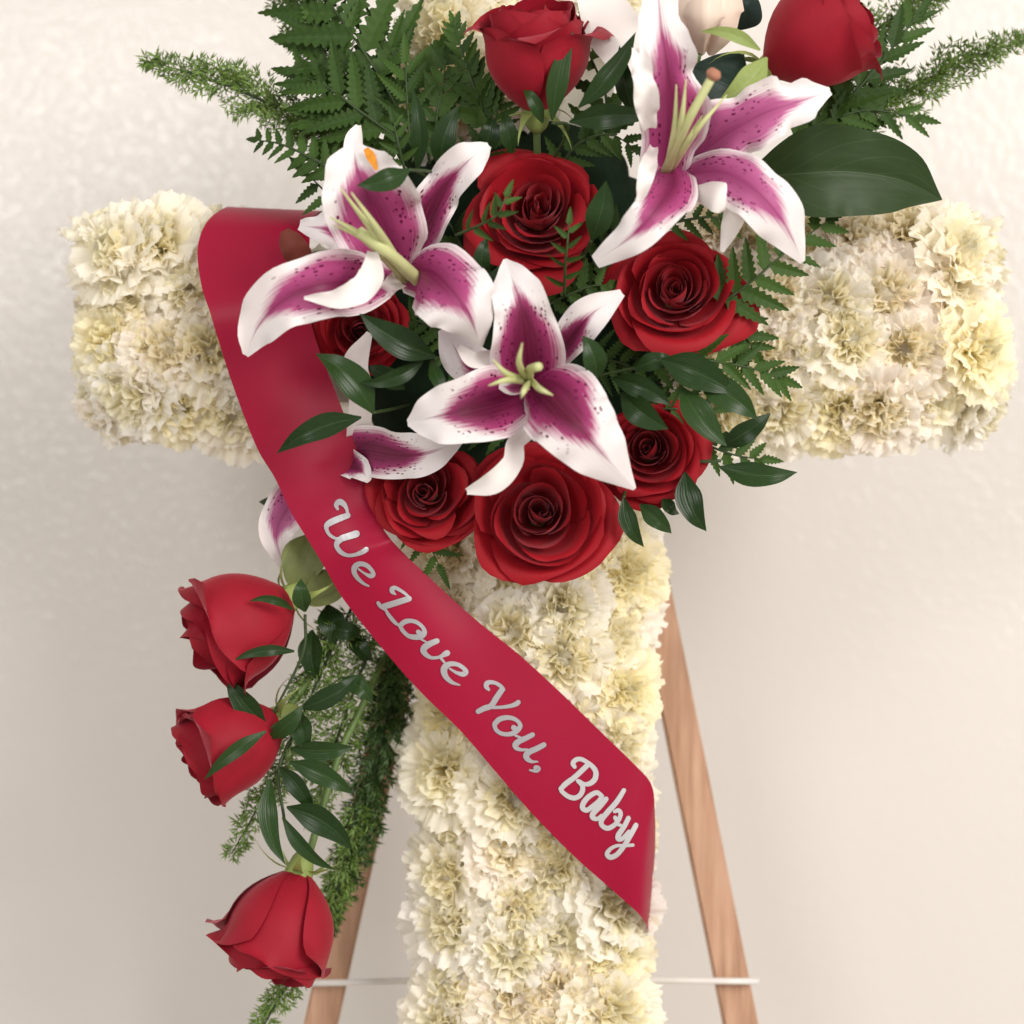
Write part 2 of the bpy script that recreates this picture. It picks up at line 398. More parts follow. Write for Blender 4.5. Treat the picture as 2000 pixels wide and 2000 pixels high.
def carn_proto(seed):
    rr = random.Random(seed); pet = []
    for k in range(10):
        V, F, UV = carn_petal(k * 2.399 + rr.uniform(-.2, .2), rr.uniform(.031, .036), rr.uniform(.015, .019), rr.uniform(38, 55), rr.uniform(-22, 6), rr.uniform(.0018, .0032), seed * 100 + k)
        pet.append(mkmesh('petal', V, F, M['carn_out'], UV))
    for k in range(10):
        V, F, UV = carn_petal(k * 2.399 + rr.uniform(-.3, .3), rr.uniform(.026, .031), rr.uniform(.013, .017), rr.uniform(60, 72), rr.uniform(0, 28), rr.uniform(.0024, .0038), seed * 100 + 20 + k, z0=.001)
        pet.append(mkmesh('petal', V, F, M['carn_out'], UV))
    Va, Fa, Ua = [], [], []
    for k in range(15):
        q = k / 14
        V, F, UV = carn_petal(k * 2.399 + rr.uniform(-.5, .5), rr.uniform(.024, .028), rr.uniform(.007, .012) * (1 - .3 * q), 68 + 18 * q + rr.uniform(-5, 5), 14 + 66 * q + rr.uniform(-14, 14), rr.uniform(.0020, .0034), seed * 100 + 50 + k, nu=12, nv=6, z0=.0015)
        o = len(Va); Va += V; Ua += UV; Fa += [tuple(i + o for i in f) for f in F]
    heart = mkmesh('frilled_heart', Va, Fa, M['carn_in'], Ua)
    return pet, heart
protos = [carn_proto(s) for s in range(1, 9)]
TINTS = [('creamy white', (.98, .945, .83)), ('white', (.98, .955, .89)), ('pale yellow', (.985, .935, .74)), ('blush white', (.98, .925, .85)), ('ivory', (.98, .945, .85))]
used_l = set()
def carnation(px, py, d, ax, where, tint=None, sc=None):
    nm, colr = TINTS[tint if tint is not None else rng.randrange(len(TINTS))]
    pet, heart = protos[rng.randrange(len(protos))]
    q = ax.to_track_quat('Z', 'Y') @ Quaternion((0, 0, 1), rng.uniform(0, 6.28))
    root = empty('carnation', P(px, py, d), q)
    s_ = (1.16 if d > -.05 else 1.10) * rng.uniform(.90, 1.12); root.scale = (s_, s_, s_ * rng.uniform(.85, 1.05))
    lab = f'{nm} carnation {where}'; assert lab not in used_l, lab; used_l.add(lab)
    tag(root, lab, 'carnation', 'white carnations covering the cross')
    c4 = colr + (1,)
    for me in pet: link('petal', me, root).color = c4
    link('frilled_heart', heart, root).color = tuple(a * b for a, b in zip(colr, (1.0, .985, .88))) + (1,)
J = lambda a: rng.uniform(-a, a)
ROWN = ['top', 'middle', 'bottom']; ORD = ['first', 'second', 'third', 'fourth', 'fifth', 'sixth', 'seventh', 'eighth', 'ninth']
FD = -.036
ROWN = ['top', 'second', 'third', 'bottom']
tl = lambda a=.17: J(a)
def frontrow(xs, ys, where, tipsign, skip=()):
    for r_, y in enumerate(ys):
        for c_, x in enumerate(xs):
            if (r_, c_) in skip: continue
            cor = c_ == 0 and r_ in (0, 3); mid = r_ in (1, 2) and c_ > 0
            xx = x + tipsign * ((26 if r_ % 2 else -10) + (28 if cor else 0)) + J(16); yy = y + J(14) + (0 if not cor else 20 if r_ == 0 else -20)
            ax = axis(-tipsign * (.7 if c_ == 0 else 0) + tl(), (-.55, 0, 0, .55)[r_] + tl(), 1)
            carnation(xx, yy, FD + J(.002) + (.007 if mid else 0), ax, f'on the {where}, {ROWN[r_]} row, {ORD[c_]} from the arm tip')
# left arm
frontrow((248, 338, 430, 520), (490, 585, 680, 775), 'left arm', 1, ((0, 3), (0, 2)))
for k, x in enumerate((225, 325, 425)):
    carnation(x + J(10), 500, -.062, axis(tl(), -1, .25), f'on the upper edge of the left arm, {ORD[k]} from the tip')
    carnation(x + 20 + J(10), 778, -.062, axis(tl(), 1, .25), f'on the underside of the left arm, {ORD[k]} from the tip')
for k, y in enumerate((520, 600, 685, 765)):
    carnation(232, y, -.062, axis(-1, J(.2) + (k - 1.5) * .22, .25), f'on the end of the left arm, {ORD[k]} from the top')
# right arm
frontrow((1850, 1752, 1652, 1550, 1450, 1380), (480, 585, 685, 780), 'right arm', -1)
for k, x in enumerate((1850, 1750, 1650, 1550)):
    carnation(x + J(10), 495, -.062, axis(tl(), -1, .25), f'on the upper edge of the right arm, {ORD[k]} from the tip')
    carnation(x - 10 + J(10), 785, -.062, axis(tl(), 1, .25), f'on the underside of the right arm, {ORD[k]} from the tip')
for k, y in enumerate((515, 600, 685, 770)):
    carnation(1862, y, -.062, axis(1, J(.2) + (k - 1.5) * .22, .25), f'on the end of the right arm, {ORD[k]} from the top')
# lower upright
ORD += ['tenth', 'eleventh']
for r_ in range(10):
    y = 1085 + r_ * 103
    for c_, x in enumerate((905, 995, 1088, 1178)):
        xx = x + J(16); yy = y + (48 if c_ % 2 else 0) + J(16)
        carnation(xx, yy, FD + J(.002) + (.007 if c_ in (1, 2) else 0), axis((-.6, 0, 0, .6)[c_] + tl(), tl(), 1), f'on the upright, {("left", "second", "third", "right")[c_]} column, {ORD[r_]} row below the roses')
    if r_ > 2: carnation(902, y + 50 + J(12), -.062, axis(-1, J(.25), .25), f'on the left side of the upright, {ORD[r_]} row below the roses')
    carnation(1186, y + 20 + J(12), -.062, axis(1, J(.25), .25), f'on the right side of the upright, {ORD[r_]} row below the roses')
for k, (x, y) in enumerate(((1192, 1025), (1188, 1115), (1184, 1200))):
    carnation(x, y, -.046, axis(.55, J(.2), 1), f'at the right edge under the bouquet, {ORD[k]} from the top')
# upper upright
for r_, y in enumerate((-40, 60, 160, 255)):
    for c_, x in enumerate((890, 990, 1085)):
        if c_ == 2 and r_ > 0 or c_ == 1 and r_ > 2: continue
        carnation(x + J(12), y + J(12), FD, axis((-.5, 0, 0)[c_] + tl(), tl(), 1), f'at the head of the cross, {ORD[r_]} row from the top, {("left", "middle", "right")[c_]} column')
    carnation(888, y + 40, -.062, axis(-1, J(.2), .25), f'on the left side of the cross head, {ORD[r_]} row from the top')
carnation(1180, -10, FD, axis(.3, 0, 1), 'at the head of the cross behind the tan lily bud')

# ------------------------------------------------------------------ roses
def rose_petal(phi, r0, rb, rr_, h, half, curl, skew, seed, nu=14, nv=10, corner=.30, point=0.0, wav=.15, bz=.55):
    g = random.Random(seed); V = []; UV = []; n1, n2, a1 = g.uniform(0, 6), g.uniform(0, 6), g.uniform(.4, 1)
    for j in range(nv + 1):
        v = j / nv
        for i in range(nu + 1):
            u = -1 + 2 * i / nu
            vv = v * (1 - corner * abs(u) ** 3 + .02 * math.sin(5 * u + n1))
            b0, b1, b2 = (1 - vv) ** 2, 2 * vv * (1 - vv), vv * vv
            r = b0 * r0 + b1 * rb + b2 * rr_; z = b1 * h * bz + b2 * h
            c = clamp((vv - .66) / .34) ** 2
            cu = curl * (1 - point * .6 + point * abs(u) ** 1.5) * (1 + wav * math.sin(3.3 * u + n1))
            r += cu * c; z -= cu * .75 * c * c
            r += skew * u * (.3 + vv) * .5 + .0022 * a1 * math.sin(2.2 * u + n2) * vv * vv
            z += .0010 * a1 * math.sin(2.5 * u + n1) * vv ** 3
            an = phi + u * half * (.62 + .38 * math.sin(math.pi * min(1, vv * .75 + .12)))
            V.append(Vector((r * math.cos(an), r * math.sin(an), z))); UV.append(((u + 1) / 2, v))
    return V, grid_faces(nu, nv), UV
def sepal_mesh(L, wd, out, seed):
    g = random.Random(seed); V = []; UV = []; nu, nv = 4, 8
    for j in range(nv + 1):
        t = j / nv; x = .004 + L * (math.sin(t * out) / out if out else t); z = -L * (1 - math.cos(t * out)) / max(out, .01)
        for i in range(nu + 1):
            u = -1 + 2 * i / nu; h = wd * (1 - t) ** .8 * (.55 + .45 * math.sin(math.pi * min(1, t * 1.6)))
            V.append(Vector((x, u * h, z + .25 * h * u * u))); UV.append(((u + 1) / 2, t))
    return V, grid_faces(nu, nv), UV
def rose(label, eye, d, ax, Rpx, kind, spin, seed, mat='rose', stem_to=None, lenpx=None, sep=False, dep=1.0):
    g = random.Random(seed); rr = W(Rpx, d)
    if kind == 'open':
        h = rr * .80; base = P(eye[0], eye[1], d) - ax * h * .9
    else:
        h = W(lenpx, d); base = P(eye[0], eye[1], d)
    q = ax.to_track_quat('Z', 'Y') @ Quaternion((0, 0, 1), spin)
    root = empty('rose', base, q); tag(root, label, 'rose', 'red roses in the arrangement')
    ps = []
    if kind == 'open':
        n = 21
        for k in range(n):
            t = k / (n - 1)
            if k < 9: rim = .045 + .30 * (k / 8) ** 1.05
            elif k < 15: rim = .40 + .24 * (k - 9) / 5
            else: rim = .66 + .20 * (k - 15) / 5
            rim *= rr * g.uniform(.96, 1.05)
            hh = h * dep * (.93 + .10 * math.sin(min(1, t / .6) * 2.4) - .55 * clamp((t - .5) / .5) ** 1.3)
            half = R(150 - 58 * min(1, t * 2.4) - 22 * clamp((t - .42) / .58))
            belly = rim * (1.22 - .16 * clamp((t - .35) / .65)) + rr * .03
            curl = rr * (.015 + .12 * clamp((t - .25) / .3) + .16 * clamp((t - .55) / .45))
            ps.append((k * 2.399 + g.uniform(-.4, .4), rr * .03, belly, rim, hh * g.uniform(.93, 1.05), half * g.uniform(.90, 1.08), curl * g.uniform(.55, 1.5), rr * (.05 + .09 * clamp(t * 2)), .22, .1 if t < .4 else .85))
    else:
        n = 19
        for k in range(n):
            t = k / (n - 1)
            rim = rr * (.08 + .62 * t ** .9)
            hh = h * (.90 + .10 * math.sin(t * 2.4) - (.05 * clamp((t - .7) / .3)))
            half = R(140 - 40 * min(1, t * 2) - 22 * clamp((t - .5) / .5))
            belly = rr * (.25 + .86 * t ** .75)
            curl = rr * (.04 * clamp(t * 3) + .50 * clamp((t - .5) / .5))
            ps.append((k * 2.399 + g.uniform(-.25, .25), rr * .10, belly * 1.18, rim, hh * g.uniform(.97, 1.03), half * g.uniform(.95, 1.05), curl * g.uniform(.75, 1.3), rr * .05, .22, .75))
    for k, (phi, r0, rb, rim, hh, half, curl, skew, corner, point) in enumerate(ps):
        V, F, UV = rose_petal(phi, r0, rb, rim, hh, half, curl, skew, seed * 77 + k, corner=corner, point=point, wav=.55 if kind == 'bud' else .32, bz=.43 if kind == 'bud' else .55)
        op = link('petal', mkmesh('petal', V, F, M[mat], UV), root); op.rotation_euler = (g.uniform(-.11, .11), g.uniform(-.11, .11), 0)
    # calyx and stem
    V, F = tube([(0, 0, -.012), (0, 0, -.008), (0, 0, 0), (0, 0, .006)], [.0025, .0065, .0085 if kind != 'open' else .006, .010 if kind != 'open' else .006], 10, 8)
    link('calyx', mkmesh('calyx', V, F, M['sepal']), root)
    if kind != 'open' or sep:
        for k in range(5):
            V, F, UV = sepal_mesh(rr * g.uniform(.75, 1.0), .0045, g.uniform(.6, 1.9), seed + k)
            o = link('sepal', mkmesh('sepal', V, F, M['sepal'], UV), root); o.rotation_euler = (0, g.uniform(-.5, .2), k * 1.2566 + g.uniform(-.2, .2))
    qi = q.inverted()
    pts = stem_to or [base - ax * .008, base - ax * .03 + Vector((0, .01, 0)), Vector((base.x, .04, base.z))]
    V, F = tube([qi @ (p - base) for p in pts], [.0024] * len(pts), 8, 12)
    link('stem', mkmesh('stem', V, F, M['stem']), root)
    return root
rose('open red rose between the two upper lilies with fern tips over its lower petals', (1051, 392), .066, axis(0, -.32, 1), 150, 'open', .3, 11)
rose('open bright red rose on the right, below the pale speckled lily', (1318, 556), .064, axis(-.05, -.28, 1), 136, 'open', 1.9, 12)
rose('largest open red rose at the bottom of the bouquet with a dark swirled heart', (1053, 1000), .066, axis(0, -.14, 1), 157, 'open', 4.1, 13)
rose('open red rose at the lower right, half covered by the big lily petal', (1266, 876), .052, axis(-.12, -.12, 1), 116, 'open', 2.5, 14)
rose('open red rose at the lower left of the bouquet touching the ribbon edge', (828, 956), .050, axis(-.08, -.14, 1), 122, 'open', .9, 15)
rose('dark red rose tucked beneath the left lily, mostly covered by leaves', (705, 640), .034, axis(.02, .05, 1), 105, 'open', 5.2, 16)
rose('upright red rose at the top, seen from the side with ruffled rim', (1048, 222), .045, axis(-.02, -1, .42), 118, 'bud', .5, 17, 'rose_pink', lenpx=215)
rose('red rose at the top right corner, leaning to the right, seen from the side', (1496, 138), .045, axis(.80, -.46, .25), 128, 'bud', 2.2, 18, 'rose_pink', lenpx=222)
trail = P(690, 1270, -.02)
rose('uppermost of the three hanging red roses, beside the ribbon, mouth to the lower left', (572, 1164), .012, axis(-.82, .50, .22), 118, 'bud', 1.2, 19, 'rose_pink', lenpx=222,
     stem_to=[P(570, 1162, .012), P(610, 1150, .0), P(680, 1120, -.03)])
rose('middle one of the three hanging red roses with a green leaf lying across it', (552, 1402), .010, axis(-.86, .44, .2), 110, 'bud', 2.9, 20, 'rose_pink', lenpx=212,
     stem_to=[P(552, 1398, .01), P(600, 1330, -.005), P(660, 1230, -.03)])
rose('lowest of the three hanging red roses, mouth pointing down', (586, 1698), .012, axis(-.28, .95, .22), 118, 'bud', 4.4, 21, 'rose_pink', lenpx=222,
     stem_to=[P(594, 1700, .012), P(612, 1640, .008), P(660, 1480, -.005), P(712, 1370, -.02), P(760, 1265, -.04)])

# ------------------------------------------------------------------ lilies
def lily(name_label, throat, tepals, stamens=(), pistil=None, extra=None):
    o = P(*throat); root = empty('lily', o); tag(root, name_label, 'lily', 'pink and white lilies in the bouquet')
    for mat, spine, hw, kw in tepals:
        blade_obj('tepal', M[mat], root, o, spine, hw, nu=14, nv=30, **kw)
    for pts, w0 in stamens:
        pw = [P(*p) for p in pts]
        tube_obj('stamen', pw, [W(w0 * .7), W(w0 * .62), W(w0 * .12)], M['filament'], root, o, 7, 12)
    if pistil:
        pts, w0, stig = pistil
        p = tube_obj('pistil', [P(*q) for q in pts], [W(w0), W(w0 * .85), W(w0 * .8)], M['filament'], root, o, 8, 14)
        if stig:
            e = P(*pts[-1]); d_ = (P(*pts[-1]) - P(*pts[-2])).normalized()
            tube_obj('stigma', [e - o - d_ * .001, e - o + d_ * .002, e - o + d_ * .005], [W(8), W(14), W(9)], M['stigma'], p, None, 9, 6)
    sx, sy, sd = throat
    tube_obj('flower_base', [P(sx, sy, sd), P(sx, sy, sd - .025), P(sx, sy, .0)], [.006, .005, .003], M['filament'], root, o, 8, 6)
    return root
# left lily
lily_a = lily('spotted magenta lily at the left over the ribbon top, long filaments pointing up left', (785, 535, .058), [
    ('lily_mid', [(752, 468, .040), (700, 462, .042), (640, 448, .045), (585, 440, .038)], [26, 34, 34, 10], dict(cup=.3, ruffle=13.5, roll=10)),
    ('lily_dark', [(800, 520, .055), (828, 440, .066), (868, 365, .078), (916, 312, .088), (955, 284, .082)], [26, 44, 40, 36, 6], dict(cup=.35, ruffle=12.2, rib=.1, ph=1)),
    ('lily_mid', [(782, 535, .060), (752, 460, .085), (718, 385, .105), (697, 325, .108), (690, 276, .096)], [24, 82, 92, 62, 4], dict(cup=.25, ruffle=17, freq=3.5, rib=.08, ph=2)),
    ('lily_mid', [(775, 540, .060), (705, 552, .090), (630, 560, .112), (555, 585, .112), (505, 635, .100), (480, 694, .088)], [18, 58, 66, 58, 44, 6], dict(cup=.28, ruffle=13.5, rib=.06, ph=.4, roll=(-8, 6))),
    ('lily_mid', [(785, 545, .060), (830, 530, .092), (875, 560, .118), (915, 615, .122), (940, 678, .100)], [26, 72, 80, 64, 4], dict(cup=-.28, ruffle=12.2, rib=-.05, ph=2.6, roll=(-14, 4))),
    ('lily_white', [(728, 492, .112), (722, 548, .122), (672, 582, .128), (594, 582, .118)], [10, 26, 22, 3], dict(cup=.4, ruffle=6.8, ph=1)),
    ('lily_white', [(778, 548, .074), (762, 560, .078), (748, 580, .07)], [20, 16, 6], dict(cup=.5, ruffle=4)),
    ('lily_white', [(690, 300, .090), (692, 270, .082), (700, 245, .072)], [20, 16, 5], dict(cup=.4)),
], stamens=[([(800, 545, .066), (735, 460, .125), (665, 368, .150)], 11), ([(796, 540, .066), (742, 455, .13), (686, 376, .155)], 11),
            ([(792, 545, .066), (712, 465, .12), (645, 424, .135)], 11), ([(792, 548, .066), (715, 470, .118), (652, 440, .128)], 10)],
   pistil=([(826, 556, .072), (760, 495, .115), (700, 452, .125)], 13, False))
la_ = lily_a; o_ = P(785, 535, .058)
blade_obj('withered_petal', M['withered'], la_, o_, [(592, 512, .044), (572, 480, .050), (556, 450, .046)], [24, 26, 8], nu=8, nv=12, cup=.4, ruffle=4)
blade_obj('pollen_smear', M['pollen'], la_, o_, [(714, 290, .1085), (724, 305, .1115), (736, 332, .1135)], [5, 9, 3], nu=6, nv=10, ruffle=2)
# centre lily
lily('dark magenta lily with white margins in the lower middle, star of short pale filaments', (1030, 745, .066), [
    ('lily_dark', [(1015, 755, .062), (955, 728, .066), (900, 695, .070), (868, 640, .066)], [34, 40, 40, 14], dict(cup=-.2, roll=8)),
    ('lily_white', [(962, 698, .088), (925, 703, .094), (896, 678, .09)], [14, 16, 6], dict(cup=.6)),
    ('lily_dark', [(1050, 735, .062), (1105, 672, .078), (1150, 618, .092), (1215, 572, .088)], [24, 32, 38, 8], dict(cup=.4, ruffle=4, rib=.14)),
    ('lily_dark', [(1032, 765, .066), (1030, 690, .095), (1020, 610, .112), (1004, 555, .110), (986, 506, .098)], [46, 74, 56, 44, 3], dict(cup=.22, ruffle=6.8, rib=.06, ph=1.2)),
    ('lily_dark', [(1040, 765, .066), (975, 785, .095), (905, 803, .112), (845, 815, .110), (796, 826, .098)], [34, 72, 64, 50, 6], dict(cup=.15, ruffle=6.8, rib=.06, ph=2)),
    ('lily_white', [(1038, 838, .078), (1008, 866, .094), (1000, 905, .106), (965, 942, .108), (912, 960, .098)], [16, 17, 20, 22, 6], dict(cup=.55, ruffle=3)),
    ('lily_dark', [(1030, 745, .068), (1075, 768, .110), (1125, 825, .134), (1180, 890, .130), (1240, 955, .108)], [38, 84, 78, 56, 4], dict(cup=-.2, ruffle=8.1, rib=-.05, ph=.2, freq=4)),
    ('lily_pale', [(1030, 752, .085), (1000, 758, .105), (975, 752, .110)], [10, 14, 8], dict(cup=.3)),
], stamens=[([(1030, 742, .098), (1014, 710, .150), (1020, 670, .162)], 9), ([(1026, 742, .098), (990, 730, .150), (962, 702, .158)], 9),
            ([(1026, 745, .098), (990, 742, .150), (954, 753, .158)], 9), ([(1040, 745, .10), (1055, 760, .155), (1080, 772, .160)], 9),
            ([(1034, 746, .10), (1024, 762, .150), (1018, 778, .152)], 9)],
   pistil=([(1030, 745, .085), (1036, 722, .13), (1052, 716, .148)], 10, False))
# right upper lily
lily('pale pink speckled lily at the upper right with long brown-tipped pistil', (1300, 330, .056), [
    ('lily_white', [(1285, 250, .050), (1235, 130, .055), (1190, 45, .055), (1150, -40, .050)], [16, 44, 52, 30], dict(cup=.2, ruffle=6.8)),
    ('lily_mid', [(1300, 345, .058), (1313, 240, .088), (1305, 140, .105), (1292, 50, .108), (1280, -70, .098)], [36, 68, 56, 44, 30], dict(cup=.28, ruffle=24, freq=3.2, rib=.07, edge=1.2)),
    ('lily_white', [(1268, 250, .098), (1262, 200, .114), (1254, 140, .118), (1246, 95, .112)], [12, 24, 20, 12], dict(cup=.5, ruffle=16.2, freq=2.5)),
    ('lily_pale', [(1330, 330, .058), (1410, 268, .088), (1490, 222, .100), (1560, 198, .098), (1622, 178, .088)], [26, 62, 58, 42, 8], dict(cup=.2, ruffle=21, freq=3.4, rib=.06, ph=2, edge=1.2)),
    ('lily_pale', [(1325, 345, .060), (1405, 335, .095), (1475, 372, .112), (1530, 435, .108), (1568, 512, .092)], [26, 52, 56, 50, 6], dict(cup=-.15, ruffle=9.5, rib=-.04, ph=1)),
    ('lily_white', [(1352, 372, .080), (1400, 378, .104), (1436, 405, .100), (1425, 450, .09), (1410, 492, .084)], [14, 34, 26, 18, 4], dict(cup=-.35, ruffle=3)),
    ('lily_white', [(1445, 392, .092), (1475, 400, .108), (1496, 432, .100)], [16, 28, 12], dict(cup=-.4)),
    ('lily_mid', [(1312, 322, .060), (1312, 365, .104), (1280, 412, .124), (1235, 460, .122), (1162, 512, .104)], [40, 56, 44, 38, 14], dict(cup=-.15, ruffle=12.2, rib=.02, ph=.6)),
    ('lily_white', [(1276, 288, .085), (1262, 340, .122), (1248, 400, .118)], [8, 17, 4], dict(cup=.6, ruffle=6.8)),
], stamens=[([(1302, 332, .075), (1318, 250, .120), (1321, 165, .135)], 9), ([(1306, 332, .075), (1330, 240, .125), (1340, 155, .140)], 9),
            ([(1310, 332, .075), (1360, 255, .120), (1420, 185, .125)], 9), ([(1308, 332, .075), (1345, 270, .115), (1372, 225, .12)], 8)],
   pistil=([(1300, 335, .075), (1342, 240, .125), (1390, 152, .138)], 10, True))
# lower left lily, half under the ribbon
lily('pink lily half hidden under the ribbon at the lower left of the bouquet', (640, 880, .004), [
    ('lily_white', [(700, 850, .030), (706, 775, .052), (694, 715, .060), (722, 650, .052)], [22, 24, 26, 6], dict(cup=.45, ruffle=4)),
    ('lily_dark', [(660, 880, .012), (720, 880, .040), (790, 890, .058), (850, 880, .060), (906, 856, .050)], [40, 50, 46, 36, 4], dict(cup=.15, ruffle=8.1, roll=10)),
    ('lily_dark', [(650, 890, .010), (700, 915, .038), (722, 940, .044)], [30, 26, 6], dict(cup=.3, ruffle=4)),
    ('lily_pale', [(632, 905, .004), (575, 975, .006), (540, 1040, .008), (556, 1116, .0)], [24, 44, 34, 4], dict(cup=.2, ruffle=6.8)),
    ('lily_mid', [(640, 880, .006), (610, 850, -.004), (580, 830, -.01)], [20, 26, 6], dict(cup=.2)),
])
# bud
bo = P(1380, 90, .05); bud = tag(empty('lily_bud', bo), 'closed pinkish tan lily bud at the top edge beside the corner rose', 'lily bud')
for k, (x0, x1, m_) in enumerate(((1362, 1352, 'bud'), (1385, 1408, 'bud'), (1372, 1380, 'bud'))):
    blade_obj('tepal', M[m_], bud, bo, [(x0, 108, .048), ((x0 + x1) / 2 - (12 if k == 0 else -10 if k == 1 else 0), 60, .070 + .008 * (k == 2)), (x1, 0, .076 + .006 * (k == 2)), (x1 + 6, -90, .062)], [9, 34, 50, 26], nu=10, nv=18, cup=-.75, rib=-.12)
tube_obj('stem', [P(1362, 105, .05), P(1350, 150, .03), P(1320, 230, .0)], [.003, .003, .003], M['stem'], bud, bo)

# ------------------------------------------------------------------ leaves: ruscus sprigs
def sprig(label, mat, leaves, stem=None, cat='sprig', name='ruscus_sprig', wst=3.2, cup=.18, grp=None):
    o = P(*leaves[0][0]); root = empty(name, o); tag(root, label, cat, grp)
    for lf in leaves:
        a, b, hw = lf[:3]; bow = lf[3] if len(lf) > 3 else J(8); rl = lf[4] if len(lf) > 4 else J(14)
        mx, my = (a[0] + b[0]) / 2, (a[1] + b[1]) / 2; L = math.hypot(b[0] - a[0], b[1] - a[1]) + 1e-6
        nx, ny = -(b[1] - a[1]) / L, (b[0] - a[0]) / L
        md = (a[2] + b[2]) / 2 + .006
        sp = [a, (a[0] * .65 + b[0] * .35 + nx * bow, a[1] * .65 + b[1] * .35 + ny * bow, a[2] * .6 + b[2] * .4 + .005), (a[0] * .3 + b[0] * .7 + nx * bow, a[1] * .3 + b[1] * .7 + ny * bow, md), b]
        blade_obj('leaf', M[mat], root, o, sp, [2, hw * 1.0, hw * .72, 0], nu=8, nv=16, cup=cup, rib=.10, roll=rl)
    if stem: tube_obj('stem', [P(*p) for p in stem], [W(wst), W(wst), W(wst * .6)], M['twig'], root, o, 6, 14)
    return root
G = 'ruscus leaves in the bouquet'
sprig('glossy lance leaves in front of the upright top rose, pointing up and right', 'ruscus',
      [((1078, 235, .075), (1120, 60, .085), 21), ((1130, 210, .08), (1242, 62, .092), 22, 10), ((1112, 238, .08), (1275, 228, .095), 24, -6), ((1240, 225, .07), (1210, 88, .085), 19), ((1060, 240, .07), (1020, 165, .075), 14)],
      [(1078, 240, .072), (1110, 250, .06), (1070, 330, .03)], grp=G)
sprig('single broad green leaf overlapping the right side of the upper middle rose', 'ruscus', [((1155, 470, .10), (1184, 352, .118), 27, 4)], [(1155, 470, .10), (1140, 500, .06), (1120, 540, .02)], grp=G)
sprig('narrow dark leaves rising left of the top rose in front of the cross head', 'ruscus',
      [((815, 335, .06), (806, 172, .066), 18, 8), ((858, 330, .06), (896, 205, .07), 24), ((800, 330, .05), (770, 250, .05), 16), ((1000, 300, .05), (985, 215, .055), 18), ((940, 300, .045), (960, 225, .05), 20)],
      [(815, 335, .06), (840, 350, .05), (880, 370, .02)], grp=G)
sprig('green leaf lying across the upper petal of the left lily', 'ruscus', [((800, 332, .118), (697, 362, .128), 22, -6)], [(800, 332, .118), (840, 335, .08), (880, 350, .03)], grp=G)
sprig('pair of broad leaves under the left lily and in front of the tucked rose', 'ruscus',
      [((852, 698, .085), (702, 612, .100), 30, -8), ((842, 702, .08), (880, 782, .092), 14, 4), ((828, 704, .08), (702, 748, .085), 16, -12), ((790, 760, .05), (715, 715, .06), 20)],
      [(852, 698, .085), (846, 720, .07), (860, 760, .02)], grp=G)
sprig('two leaves spreading left across the red ribbon', 'ruscus',
      [((730, 808, .078), (616, 690, .082), 31, 14), ((706, 815, .078), (540, 886, .072), 24, 12)], [(730, 806, .078), (770, 798, .05), (800, 790, .02)], grp=G)
sprig('bluish green narrow leaves between the two lilies below the upper middle rose', 'ruscus',
      [((942, 545, .085), (952, 462, .092), 17), ((935, 585, .085), (988, 512, .09), 16), ((960, 560, .05), (1010, 610, .05), 16)], [(942, 548, .085), (945, 580, .06), (950, 610, .02)], grp=G)
sprig('dark glossy leaves fanning right below the bright right rose', 'ruscus',
      [((1290, 702, .080), (1436, 770, .088), 34, -6), ((1360, 742, .082), (1480, 820, .086), 30, -8), ((1330, 755, .082), (1420, 872, .09), 30, 6), ((1195, 738, .08), (1312, 792, .088), 22, -6), ((1212, 768, .08), (1306, 838, .092), 27, 6), ((1165, 742, .10), (1137, 655, .11), 24, 8), ((1240, 720, .07), (1320, 700, .07), 18)],
      [(1360, 745, .08), (1280, 715, .072), (1160, 735, .05)], grp=G)
sprig('pointed leaves sticking out at the lower right below the right arm', 'ruscus',
      [((1408, 872, .05), (1506, 806, .055), 21, 4), ((1405, 912, .045), (1558, 922, .045), 24, 10), ((1338, 922, .05), (1380, 1038, .05), 26, 10), ((1250, 985, .05), (1312, 1042, .045), 19), ((1300, 968, .045), (1327, 1004, .04), 13)],
      [(1408, 900, .045), (1350, 900, .04), (1280, 880, .02)], grp=G)
sprig('two dark pointed leaves hanging under the lower right rose', 'ruscus', [((1218, 972, .055), (1258, 1069, .05), 18, 8), ((1205, 985, .04), (1184, 1074, .035), 14, -4)], [(1218, 972, .055), (1225, 940, .03), (1220, 900, .01)], grp=G)
sprig('small dark leaves around the uppermost hanging rose', 'ruscus',
      [((572, 1190, .045), (486, 1174, .055), 9, 10), ((575, 1272, .045), (455, 1290, .055), 11, 8), ((596, 1195, .03), (588, 1130, .035), 18), ((520, 1418, .03), (443, 1322, .035), 23, -6)],
      [(596, 1200, .02), (590, 1280, .02), (520, 1418, .02)], grp=G)
sprig('long leaf crossing the middle hanging rose with leaves at its right', 'ruscus',
      [((520, 1428, .055), (398, 1524, .06), 14, 6), ((525, 1442, .03), (592, 1376, .035), 17), ((586, 1384, .03), (700, 1318, .03), 20, 8), ((668, 1324, .02), (727, 1374, .02), 18), ((568, 1462, .03), (692, 1458, .03), 21, 6), ((585, 1390, .028), (600, 1470, .03), 22)],
      [(520, 1428, .03), (590, 1380, .02), (668, 1322, .0)], grp=G)
